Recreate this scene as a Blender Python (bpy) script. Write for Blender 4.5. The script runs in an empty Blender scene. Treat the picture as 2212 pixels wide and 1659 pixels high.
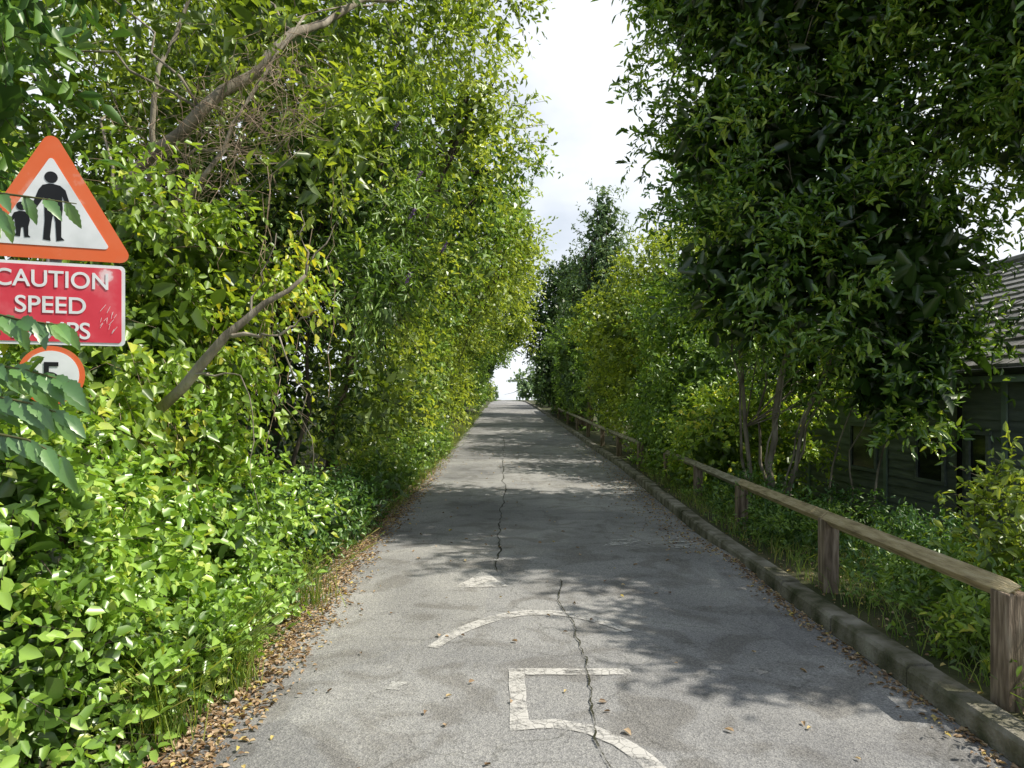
import bpy, math, random, bmesh
import numpy as np
from mathutils import Vector, Matrix
random.seed(5)
rng = np.random.default_rng(11)
scene = bpy.context.scene
COL = scene.collection
R = math.radians

# ------------------------------------------------------------------ ground profile
ZY = [-50, 0, 12, 16, 20, 23, 28, 33, 40, 50, 60, 75, 90, 1000]
ZZ = [0, 0, 0, .04, .11, .18, .30, .42, .61, .87, 1.08, 1.36, 1.40, 1.40]
def zg(y): return float(np.interp(y, ZY, ZZ))
def xl(y): return float(np.interp(y, [0, 3, 6, 10, 25, 50, 80], [-1.32, -1.36, -1.42, -1.42, -1.34, -1.22, -1.1]))
def xr(y): return float(np.interp(y, [0, 3, 5, 8.5, 12, 16, 30, 60, 80], [2.24, 2.24, 2.24, 2.32, 2.5, 2.68, 2.68, 2.5, 2.4]))
def gh(x, y):
    z = zg(y)
    if x < xl(y):
        return z + .4 * min(1, max(0, (xl(y) - .15 - x) / 2.0))
    if x > xr(y) + .13:
        d = x - xr(y) - .13
        k = 1.0 if y < 18 else max(0, 1 - (y - 18) / 12)
        return z + .09 - .6 * k * min(1, max(0, (d - .3) / 3.2))
    return z
def at(px, py, D):
    return ((px * .463 - 503) / 700 * D, D, 1.6 - (py * .463 - 400) / 700 * D)

# ------------------------------------------------------------------ object helpers
def wl(o):
    v = Vector((0, 0, 0))
    while o is not None:
        v = v + Vector(o.location); o = o.parent
    return v
def thing(name, label, cat, loc=(0, 0, 0), rz=0, group=None):
    o = bpy.data.objects.new(name, None); COL.objects.link(o)
    o.location = loc; o.rotation_euler = (0, 0, rz); o.empty_display_size = .1
    o['label'] = label; o['category'] = cat
    if group: o['group'] = group
    return o
def make_mesh(name, V, F4=None, polys=None, var=None):
    me = bpy.data.meshes.new(name)
    V = np.asarray(V, dtype=np.float32).reshape(-1, 3)
    if polys is not None:
        me.from_pydata([tuple(v) for v in V], [], polys); me.update(); return me
    F = np.asarray(F4, dtype=np.int32)
    n, k = F.shape
    me.vertices.add(len(V)); me.vertices.foreach_set('co', V.ravel())
    me.loops.add(n * k); me.loops.foreach_set('vertex_index', F.ravel())
    me.polygons.add(n); me.polygons.foreach_set('loop_start', np.arange(0, n * k, k, dtype=np.int32))
    me.update(calc_edges=True)
    if var is not None:
        a = me.attributes.new('var', 'FLOAT', 'FACE'); a.data.foreach_set('value', np.asarray(var, dtype=np.float32))
    return me
def link(name, me, mat, parent=None, local=False, smooth=False):
    o = bpy.data.objects.new(name, me); COL.objects.link(o)
    if mat: me.materials.append(mat)
    if parent is not None:
        if not local: me.transform(Matrix.Translation(-wl(parent)))
        o.parent = parent
    if smooth:
        me.polygons.foreach_set('use_smooth', [True] * len(me.polygons))
    return o
def struct(o):
    o['kind'] = 'structure'
    return o

class MB:
    def __init__(s): s.v = []; s.f = []
    def add(s, V, F):
        b = len(s.v); s.v += [tuple(p) for p in V]; s.f += [tuple(i + b for i in f) for f in F]
    def box(s, c, size, rz=0):
        x, y, z = (a / 2 for a in size); cs, sn = math.cos(rz), math.sin(rz)
        V = []
        for dx, dy, dz in ((-x,-y,-z),(x,-y,-z),(x,y,-z),(-x,y,-z),(-x,-y,z),(x,-y,z),(x,y,z),(-x,y,z)):
            V.append((c[0] + dx * cs - dy * sn, c[1] + dx * sn + dy * cs, c[2] + dz))
        s.add(V, [(0,3,2,1),(4,5,6,7),(0,1,5,4),(1,2,6,5),(2,3,7,6),(3,0,4,7)])
    def tube(s, path, radii, n=8, cap=True, ph=0):
        P = [Vector(p) for p in path]
        if not hasattr(radii, '__len__'): radii = [radii] * len(P)
        V = []; F = []
        for i, p in enumerate(P):
            t = (P[min(i + 1, len(P) - 1)] - P[max(i - 1, 0)])
            if t.length < 1e-6: t = Vector((0, 0, 1))
            t.normalize()
            ref = Vector((0, 0, 1)) if abs(t.z) < .9 else Vector((0, 1, 0))
            a = t.cross(ref).normalized(); b = a.cross(t).normalized()
            for k in range(n):
                q = 2 * math.pi * k / n + ph
                V.append(p + (a * math.cos(q) + b * math.sin(q)) * radii[i])
        for i in range(len(P) - 1):
            for k in range(n):
                k2 = (k + 1) % n
                F.append((i * n + k, i * n + k2, (i + 1) * n + k2, (i + 1) * n + k))
        if cap:
            F.append(tuple(range(n - 1, -1, -1))); F.append(tuple((len(P) - 1) * n + k for k in range(n)))
        s.add(V, F)
    def extrude_profile(s, prof, y0, y1):
        n = len(prof); V = [(x, y0, z) for x, z in prof] + [(x, y1, z) for x, z in prof]
        s.add(V, [(i, i + 1, n + i + 1, n + i) for i in range(n - 1)])
    def build(s, name, mat, parent=None, local=False, smooth=False, bevel=0):
        me = bpy.data.meshes.new(name); me.from_pydata(s.v, [], s.f); me.update()
        o = link(name, me, mat, parent, local, smooth)
        if bevel:
            m = o.modifiers.new('bevel', 'BEVEL'); m.width = bevel; m.segments = 2; m.limit_method = 'ANGLE'
        return o

# ------------------------------------------------------------------ materials
def nt(name):
    m = bpy.data.materials.new(name); m.use_nodes = True
    t = m.node_tree; t.nodes.clear()
    return m, t, t.nodes, t.links
def ramp(N, stops):
    r = N.new('ShaderNodeValToRGB'); e = r.color_ramp.elements
    while len(e) > 1: e.remove(e[-1])
    e[0].position = stops[0][0]; e[0].color = (*stops[0][1], 1)
    for p, c in stops[1:]:
        q = e.new(p); q.color = (*c, 1)
    return r
def leaf_mat(name, stops, transl=.38, gloss=.05, rough=.4, tcol=1.3, gain=(2.3, 2.0, 1.7)):
    stops = [(p, tuple(min(.72, c[i] * gain[i]) for i in range(3))) for p, c in stops]
    m, t, N, L = nt(name)
    a = N.new('ShaderNodeAttribute'); a.attribute_name = 'var'
    r = ramp(N, stops); L.new(a.outputs['Fac'], r.inputs[0])
    d = N.new('ShaderNodeBsdfDiffuse'); L.new(r.outputs[0], d.inputs[0])
    tm = N.new('ShaderNodeVectorMath'); tm.operation = 'MULTIPLY'; tm.inputs[1].default_value = (tcol * 1.08, tcol, tcol * .4); L.new(r.outputs[0], tm.inputs[0])
    tr = N.new('ShaderNodeBsdfTranslucent'); L.new(tm.outputs[0], tr.inputs[0])
    mx = N.new('ShaderNodeMixShader'); mx.inputs[0].default_value = transl; L.new(d.outputs[0], mx.inputs[1]); L.new(tr.outputs[0], mx.inputs[2])
    gl = N.new('ShaderNodeBsdfGlossy'); gl.inputs['Roughness'].default_value = rough; gl.inputs[0].default_value = (.9, .92, .8, 1)
    m2 = N.new('ShaderNodeMixShader'); m2.inputs[0].default_value = gloss; L.new(mx.outputs[0], m2.inputs[1]); L.new(gl.outputs[0], m2.inputs[2])
    o = N.new('ShaderNodeOutputMaterial'); L.new(m2.outputs[0], o.inputs[0])
    return m
def noise_mat(name, stops, scale=5, rough=.85, bump=.3, vec=(1, 1, 1), detail=6, bscale=None, spec=.3):
    m, t, N, L = nt(name)
    g = N.new('ShaderNodeTexCoord'); mp = N.new('ShaderNodeMapping'); mp.inputs['Scale'].default_value = vec
    L.new(g.outputs['Object'], mp.inputs[0])
    no = N.new('ShaderNodeTexNoise'); no.inputs['Scale'].default_value = scale; no.inputs['Detail'].default_value = detail; L.new(mp.outputs[0], no.inputs['Vector'])
    r = ramp(N, stops); L.new(no.outputs['Fac'], r.inputs[0])
    b = N.new('ShaderNodeBsdfPrincipled'); b.inputs['Roughness'].default_value = rough; b.inputs['Specular IOR Level'].default_value = spec
    L.new(r.outputs[0], b.inputs['Base Color'])
    n2 = N.new('ShaderNodeTexNoise'); n2.inputs['Scale'].default_value = bscale or scale * 4; n2.inputs['Detail'].default_value = 5; L.new(mp.outputs[0], n2.inputs['Vector'])
    bp = N.new('ShaderNodeBump'); bp.inputs['Strength'].default_value = bump; bp.inputs['Distance'].default_value = .02
    L.new(n2.outputs['Fac'], bp.inputs['Height']); L.new(bp.outputs[0], b.inputs['Normal'])
    o = N.new('ShaderNodeOutputMaterial'); L.new(b.outputs[0], o.inputs[0])
    return m

M = {}
M['bramble'] = leaf_mat('bramble_leaf', [(0, (.03, .07, .014)), (.4, (.11, .22, .04)), (.85, (.20, .34, .07)), (1, (.28, .37, .10))], .36, .08, .35)
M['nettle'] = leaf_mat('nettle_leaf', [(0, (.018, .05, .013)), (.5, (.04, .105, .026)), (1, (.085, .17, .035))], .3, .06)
M['climber'] = leaf_mat('climber_leaf', [(0, (.04, .08, .013)), (.5, (.13, .23, .035)), (.88, (.21, .32, .055)), (.96, (.32, .36, .055)), (1, (.38, .35, .06))], .42, .06)
M['canopy'] = leaf_mat('canopy_leaf', [(0, (.035, .07, .012)), (.5, (.115, .19, .03)), (1, (.22, .31, .05))], .5, .06)
M['willow'] = leaf_mat('willow_leaf', [(0, (.05, .09, .018)), (.5, (.14, .22, .04)), (1, (.26, .34, .07))], .46, .06)
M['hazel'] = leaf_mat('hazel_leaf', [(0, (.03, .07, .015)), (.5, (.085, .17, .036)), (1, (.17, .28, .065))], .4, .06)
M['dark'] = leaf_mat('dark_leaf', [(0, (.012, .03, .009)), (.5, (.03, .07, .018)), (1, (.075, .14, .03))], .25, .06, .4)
M['bay'] = leaf_mat('bay_leaf', [(0, (.014, .036, .009)), (.35, (.05, .12, .02)), (.75, (.13, .24, .04)), (1, (.26, .36, .07))], .36, .085, .3)
M['conifer'] = leaf_mat('conifer_leaf', [(0, (.035, .07, .04)), (.5, (.08, .145, .075)), (1, (.14, .22, .10))], .25, .04)
M['broad'] = leaf_mat('broad_leaf', [(0, (.05, .12, .04)), (.5, (.075, .17, .055)), (1, (.12, .24, .07))], .3, .10, .4, gain=(1.8, 1.7, 1.5))
M['grass'] = leaf_mat('grass_blade', [(0, (.04, .09, .02)), (.6, (.10, .17, .035)), (.9, (.18, .25, .07)), (1, (.30, .28, .14))], .35, .04)
M['litter'] = leaf_mat('litter_leaf', [(0, (.16, .10, .06)), (.4, (.38, .25, .14)), (.85, (.60, .45, .29)), (1, (.66, .52, .14))], .12, .02, gain=(1, 1, 1))
M['flower'] = leaf_mat('flower_petal', [(0, (.16, .08, .30)), (1, (.38, .24, .55))], .2, .02, gain=(1, 1, 1))
M['bark'] = noise_mat('bark', [(.3, (.12, .10, .07)), (.55, (.31, .265, .195)), (.75, (.50, .44, .34))], 9, .9, .7, (1, 1, .3))
M['barkdark'] = noise_mat('bark_dark', [(.3, (.04, .032, .022)), (.6, (.11, .09, .06)), (.8, (.17, .14, .10))], 9, .9, .6, (1, 1, .3))
M['vine'] = noise_mat('dry_vine', [(.3, (.20, .14, .095)), (.6, (.42, .31, .22)), (.8, (.58, .46, .34))], 6, .9, .3)
M['twig'] = noise_mat('green_twig', [(.3, (.07, .07, .03)), (.7, (.14, .14, .05))], 6, .9, .2)
M['earth'] = noise_mat('earth', [(.3, (.04, .05, .015)), (.5, (.07, .075, .03)), (.7, (.11, .10, .05))], 1.6, .95, .6, bscale=30)
M['postwood'] = noise_mat('post_wood', [(.25, (.06, .045, .03)), (.45, (.19, .14, .095)), (.6, (.34, .26, .185)), (.78, (.52, .43, .33))], 11, .85, .6, (3, 3, .35), detail=9)
M['railwood'] = noise_mat('rail_wood', [(.25, (.20, .15, .08)), (.5, (.48, .38, .21)), (.75, (.64, .54, .34))], 12, .8, .5, (3, .4, 3), detail=9)  # tan raised so the near rails look sunlit although they lie in shade
M['oldrail'] = noise_mat('old_rail_wood', [(.25, (.12, .105, .065)), (.5, (.33, .30, .20)), (.75, (.50, .46, .33))], 12, .85, .5, (3, .4, 3), detail=9)
M['kerb'] = noise_mat('kerb_concrete', [(.30, (.06, .065, .03)), (.42, (.15, .14, .09)), (.55, (.27, .245, .19)), (.75, (.42, .39, .32))], 4.5, .95, .8, bscale=50, detail=10)
M['cladding'] = noise_mat('shed_cladding', [(.3, (.13, .15, .13)), (.6, (.22, .25, .215)), (.8, (.30, .33, .28))], 4, .8, .3, (3, .4, 3))
M['trim'] = noise_mat('shed_trim', [(.3, (.18, .25, .2)), (.7, (.3, .37, .3))], 4, .7, .2)
M['tiles'] = noise_mat('roof_tiles', [(.25, (.12, .12, .115)), (.5, (.24, .23, .22)), (.75, (.39, .38, .35))], 3.2, .8, .4, bscale=40)
M['glass'] = noise_mat('window_glass', [(.3, (.012, .014, .016)), (.7, (.025, .03, .032))], 2, .12, .0, spec=.6)
M['dark_plastic'] = noise_mat('gutter_plastic', [(.3, (.012, .012, .012)), (.7, (.025, .025, .025))], 4, .45, .05)
M['galv'] = noise_mat('galvanised_steel', [(.3, (.25, .26, .26)), (.7, (.42, .43, .43))], 12, .5, .1)
M['white'] = noise_mat('sign_white', [(.3, (.66, .68, .67)), (.55, (.82, .83, .82)), (.8, (.88, .88, .87))], 6, .35, .02, detail=9)
M['orange'] = noise_mat('sign_orange', [(.2, (.66, .22, .12)), (.42, (.80, .15, .045)), (.57, (.80, .17, .06)), (.65, (.82, .45, .35)), (.74, (.85, .75, .7))], 5, .4, .02, detail=8)
M['red'] = noise_mat('sign_red', [(.3, (.64, .04, .06)), (.55, (.72, .06, .085)), (.68, (.75, .13, .15)), (.73, (.85, .6, .6))], 7, .35, .02, detail=8)
M['black'] = noise_mat('sign_black', [(.3, (.01, .01, .01)), (.7, (.018, .018, .018))], 6, .4, .02)

def asphalt():
    m, t, N, L = nt('asphalt')
    g = N.new('ShaderNodeNewGeometry')
    def noise(s, d=4, dist=0):
        n = N.new('ShaderNodeTexNoise'); n.inputs['Scale'].default_value = s; n.inputs['Detail'].default_value = d
        n.inputs['Distortion'].default_value = dist; L.new(g.outputs['Position'], n.inputs['Vector']); return n
    def mul(A, B, f):
        a = N.new('ShaderNodeMix'); a.data_type = 'RGBA'; a.blend_type = 'MULTIPLY'; a.inputs[0].default_value = f
        L.new(A, a.inputs[6]); L.new(B, a.inputs[7]); return a.outputs[2]
    big = noise(.55, 5, .6); r1 = ramp(N, [(.3, (.21, .205, .20)), (.5, (.30, .292, .278)), (.66, (.38, .368, .345))]); L.new(big.outputs['Fac'], r1.inputs[0])
    v = N.new('ShaderNodeTexVoronoi'); v.inputs['Scale'].default_value = 110; L.new(g.outputs['Position'], v.inputs['Vector'])
    r2 = ramp(N, [(0, (.5, .5, .5)), (.5, (1, 1, 1)), (1, (1.5, 1.48, 1.42))]); L.new(v.outputs['Color'], r2.inputs[0])
    fine = noise(190, 3); r3 = ramp(N, [(.35, (.6, .6, .6)), (.5, (1, 1, 1)), (.68, (1.35, 1.35, 1.3))]); L.new(fine.outputs['Fac'], r3.inputs[0])
    c = mul(r1.outputs[0], r2.outputs[0], .7); c = mul(c, r3.outputs[0], .75)
    st = noise(2.2, 7, 1.2); r4 = ramp(N, [(.38, (.7, .68, .65)), (.5, (1, 1, 1)), (.75, (1.08, 1.07, 1.05))]); L.new(st.outputs['Fac'], r4.inputs[0])
    c = mul(c, r4.outputs[0], .8)
    # rectangular repair patches of different tarmac
    br = N.new('ShaderNodeTexVoronoi'); br.distance = 'CHEBYCHEV'; br.inputs['Scale'].default_value = .38; br.inputs['Randomness'].default_value = .9; L.new(g.outputs['Position'], br.inputs['Vector'])
    sx = N.new('ShaderNodeSeparateColor'); L.new(br.outputs['Color'], sx.inputs[0])
    r6 = ramp(N, [(.0, (.80, .80, .82)), (.3, (.82, .82, .83)), (.32, (1, 1, 1)), (.8, (1, 1, 1)), (.82, (1.12, 1.11, 1.08))]); L.new(sx.outputs[0], r6.inputs[0])
    c = mul(c, r6.outputs[0], .8)
    vc = N.new('ShaderNodeTexVoronoi'); vc.feature = 'DISTANCE_TO_EDGE'; vc.inputs['Scale'].default_value = .9
    dn = noise(3, 4); vm = N.new('ShaderNodeVectorMath'); vm.operation = 'ADD'; L.new(g.outputs['Position'], vm.inputs[0])
    sc = N.new('ShaderNodeVectorMath'); sc.operation = 'SCALE'; sc.inputs['Scale'].default_value = .5; L.new(dn.outputs['Color'], sc.inputs[0]); L.new(sc.outputs[0], vm.inputs[1]); L.new(vm.outputs[0], vc.inputs['Vector'])
    r5 = ramp(N, [(0, (.5, .5, .47)), (.008, (1, 1, 1))]); L.new(vc.outputs['Distance'], r5.inputs[0])
    c = mul(c, r5.outputs[0], .6)
    p = N.new('ShaderNodeBsdfPrincipled'); p.inputs['Roughness'].default_value = .82; p.inputs['Specular IOR Level'].default_value = .3
    L.new(c, p.inputs['Base Color'])
    bp = N.new('ShaderNodeBump'); bp.inputs['Strength'].default_value = .6; bp.inputs['Distance'].default_value = .005
    L.new(v.outputs['Distance'], bp.inputs['Height']); L.new(bp.outputs[0], p.inputs['Normal'])
    o = N.new('ShaderNodeOutputMaterial'); L.new(p.outputs[0], o.inputs[0])
    return m
M['asphalt'] = asphalt()
def worn(name, col, th=.5, scale=16, soft=.12, mx_=1.0):
    m, t, N, L = nt(name)
    g = N.new('ShaderNodeNewGeometry')
    n = N.new('ShaderNodeTexNoise'); n.inputs['Scale'].default_value = scale; n.inputs['Detail'].default_value = 9; n.inputs['Roughness'].default_value = .75
    L.new(g.outputs['Position'], n.inputs['Vector'])
    r = ramp(N, [(th - soft, (0, 0, 0)), (th, (mx_, mx_, mx_))]); L.new(n.outputs['Fac'], r.inputs[0])
    v = N.new('ShaderNodeTexVoronoi'); v.feature = 'DISTANCE_TO_EDGE'; v.inputs['Scale'].default_value = 17; L.new(g.outputs['Position'], v.inputs['Vector'])
    r2 = ramp(N, [(.0, (.25, .25, .25)), (.05, (1, 1, 1))]); L.new(v.outputs['Distance'], r2.inputs[0])
    mu = N.new('ShaderNodeMath'); mu.operation = 'MULTIPLY'; L.new(r.outputs[0], mu.inputs[0]); L.new(r2.outputs[0], mu.inputs[1])
    d = N.new('ShaderNodeBsdfDiffuse'); d.inputs[0].default_value = (*col, 1)
    tr = N.new('ShaderNodeBsdfTransparent')
    mx = N.new('ShaderNodeMixShader'); L.new(mu.outputs[0], mx.inputs[0]); L.new(tr.outputs[0], mx.inputs[1]); L.new(d.outputs[0], mx.inputs[2])
    o = N.new('ShaderNodeOutputMaterial'); L.new(mx.outputs[0], o.inputs[0])
    return m
M['paint'] = worn('road_paint', (.66, .63, .57), .52, 10, .14, mx_=.85)
M['paintworn'] = worn('road_paint_worn', (.62, .60, .55), .59, 9)
M['crack'] = worn('crack_dirt', (.05, .05, .03), .50, 14)

# ------------------------------------------------------------------ setting: ground, road, kerb
ys = list(np.arange(-20, 0, 4.0)) + list(np.arange(0, 30, .5)) + list(np.arange(30, 100, 2.0)) + [110, 140, 200, 320, 600, 900]
V = []; nc = None
for y in ys:
    l, r = xl(y), xr(y)
    xs = [-500, -120, -40, -15, -8, -5.5, -4.2, -3.4, -2.8, -2.3, -1.95, l - .35, l - .15, l, l * .3 + r * .7 - 1.5, r - .02, r + .06, r + .16, r + .45, r + .9, r + 1.6, r + 2.5, r + 3.5, 8, 14, 30, 90, 500]
    nc = len(xs)
    for x in xs:
        z = gh(x, y) - (.012 if l - .1 <= x <= r + .01 else 0)
        if x == r + .06: z = zg(y) + .05
        if not (l - .1 <= x <= r + .1): z += random.uniform(-.015, .02)
        V.append((x, y, z))
F = [(j * nc + i, j * nc + i + 1, (j + 1) * nc + i + 1, (j + 1) * nc + i) for j in range(len(ys) - 1) for i in range(nc - 1)]
struct(link('ground', make_mesh('ground', V, polys=F), M['earth'], smooth=True))

def hump(y): return .05 * math.exp(-((y - 6.9) / .75) ** 2)
V = []; rows = list(np.arange(-15, 2, 1.0)) + list(np.arange(2, 12, .2)) + list(np.arange(12, 92, 1.0)) + [110, 160, 250]
K = 12
for y in rows:
    l, r = xl(y) - .28 + .05 * math.sin(y * 2.1) + random.uniform(-.02, .02), xr(y)
    for k in range(K + 1):
        u = k / K
        V.append((l + (r - l) * u, y, zg(y) + hump(y) + .004 + .02 * math.sin(u * math.pi)))
F = [(j * (K + 1) + i, j * (K + 1) + i + 1, (j + 1) * (K + 1) + i + 1, (j + 1) * (K + 1) + i) for j in range(len(rows) - 1) for i in range(K)]
struct(link('road', make_mesh('road', V, polys=F), M['asphalt'], smooth=True))
def rz(x, y):
    l, r = xl(y) - .28, xr(y); u = (x - l) / (r - l)
    return zg(y) + hump(y) + .004 + .02 * math.sin(max(0, min(1, u)) * math.pi)

mb = MB(); y = -6.0
while y < 85:
    L_ = .9; y1 = y + L_ - .012
    a, b = xr(y) + random.uniform(-.008, .008), xr(y1) + random.uniform(-.008, .008); dz = random.uniform(-.012, .008)
    z0, z1 = zg(y), zg(y1); h = .13 + dz; ch = .022
    V = []
    for (x, yy, z) in ((a, y, z0), (b, y1, z1)):
        V += [(x, yy, z - .1), (x + .006, yy, z + h - ch), (x + ch, yy, z + h), (x + .15, yy, z + h), (x + .16, yy, z + h - .01), (x + .16, yy, z - .1)]
    mb.add(V, [(i, i + 6, i + 7, i + 1) for i in range(5)] + [(0, 1, 2, 3, 4, 5), (11, 10, 9, 8, 7, 6)])
    y += L_
struct(mb.build('kerb', M['kerb']))

def band(name, pts, w, mat, dz=.006, jit=0):
    P = []
    for i in range(len(pts) - 1):
        a, b = Vector(pts[i]), Vector(pts[i + 1])
        n = max(1, int((b - a).length / .08))
        for k in range(n): P.append(a + (b - a) * k / n)
    P.append(Vector(pts[-1]))
    V = []
    for i, p in enumerate(P):
        t0 = (p - P[i - 1]).normalized() if i > 0 else (P[1] - p).normalized()
        t1 = (P[i + 1] - p).normalized() if i < len(P) - 1 else t0
        n0 = Vector((-t0.y, t0.x)); n1 = Vector((-t1.y, t1.x)); n = (n0 + n1).normalized()
        ww = (w(i / len(P)) if callable(w) else w) / 2 / max(.6, n.dot(n0))
        for s in (-1, 1):
            q = p + n * s * (ww + random.uniform(-jit, jit))
            V.append((q.x, q.y, rz(q.x, q.y) + dz))
    F = [(2 * i, 2 * i + 1, 2 * i + 3, 2 * i + 2) for i in range(len(P) - 1)]
    return struct(link(name, make_mesh(name, V, polys=F), mat))
bowl = [(.08, 3.38), (.26, 3.40), (.42, 3.34), (.54, 3.22), (.63, 3.06), (.70, 2.8), (.70, 2.5), (.62, 2.25), (.45, 2.08), (.2, 2.03), (.02, 2.1)]
band('road_marking', [(.74, 4.05), (.08, 4.05)] + bowl, .09, M['paint'], jit=.005)
arc = [(.28 + .98 * math.cos(R(a)), 2.98 + 2.2 * math.sin(R(a))) for a in range(54, 141, 4)]
band('road_marking', arc, lambda u: .12 - .06 * abs(u - .5) ** 1.5 * 2, M['paint'], jit=.006)
arc = [(.30 + .98 * math.cos(R(a)), 2.95 + 2.2 * math.sin(R(a))) for a in range(154, 160, 3)]
band('road_marking', arc, .08, M['paintworn'], jit=.008)
def flat(name, poly, mat, dz=.006):
    V = [(x, y, rz(x, y) + dz) for x, y in poly]
    return struct(link(name, make_mesh(name, V, polys=[tuple(range(len(V)))]), mat))
flat('road_marking', [(-.42, 5.85), (-.2, 5.84), (.05, 5.87), (-.05, 6.05), (-.12, 6.22), (-.2, 6.3), (-.3, 6.05)], M['paint'], .008)
flat('road_marking', [(-.28, 6.6), (.0, 6.66), (.02, 6.74)], M['paintworn'], .008)
flat('road_marking', [(1.05, 7.35), (1.6, 7.35), (1.5, 7.95), (1.2, 7.8)], M['paintworn'], .01)
flat('road_marking', [(1.8, 7.3), (2.15, 7.4), (2.05, 8.1), (1.85, 7.9)], M['paintworn'], .01)
pts = []; x = .45
for y in np.arange(2.0, 6.1, .05):
    x += random.uniform(-.014, .014); x += (.47 - x) * .1; pts.append((x, y))
band('road_crack', pts, lambda u: .005 + .007 * math.sin(u * 37) ** 2, M['crack'], .011)
pts = []; x = -.04
for y in np.arange(6.3, 26, .1):
    x += random.uniform(-.022, .022); x += (-.04 + .003 * y - x) * .1; pts.append((x, y))
band('road_crack', pts, lambda u: .009 + .009 * math.sin(u * 37) ** 2, M['crack'], .006)

# ------------------------------------------------------------------ foliage engine
def nrm(a): return a / np.maximum(np.linalg.norm(a, axis=-1, keepdims=True), 1e-9)
def runit(n): return nrm(rng.normal(size=(n, 3)))
def leafV(P, A, Nn, L, W, fold=.22, curl=.14, simple=False):
    A = nrm(A); S = nrm(np.cross(A, Nn)); Nn = np.cross(S, A)
    L = L[:, None]; W = W[:, None]
    if simple:
        return np.stack([P, P + A * L * .45 + S * W * .5 + Nn * W * fold, P + A * L - Nn * L * curl, P + A * L * .45 - S * W * .5 + Nn * W * fold], 1)
    return np.stack([P, P + A * L * .28 + S * W * .48 + Nn * W * fold, P + A * L * .68 + S * W * .36 + Nn * (W * fold - L * curl * .35), P + A * L - Nn * L * curl,
                  P + A * L * .68 - S * W * .36 + Nn * (W * fold - L * curl * .35), P + A * L * .28 - S * W * .48 + Nn * W * fold], 1)
def leaves_mesh(name, V, var):
    n, k = V.shape[:2]; b = (np.arange(n) * k)[:, None]
    if k == 4: F = b + np.array([[0, 1, 2, 3]]); vv = var
    else:
        F = np.stack([b + np.array([[0, 1, 2, 3]]), b + np.array([[0, 3, 4, 5]])], 1).reshape(-1, 4); vv = np.repeat(var, 2)
    return make_mesh(name, V.reshape(-1, 3), F4=F, var=vv)
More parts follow.
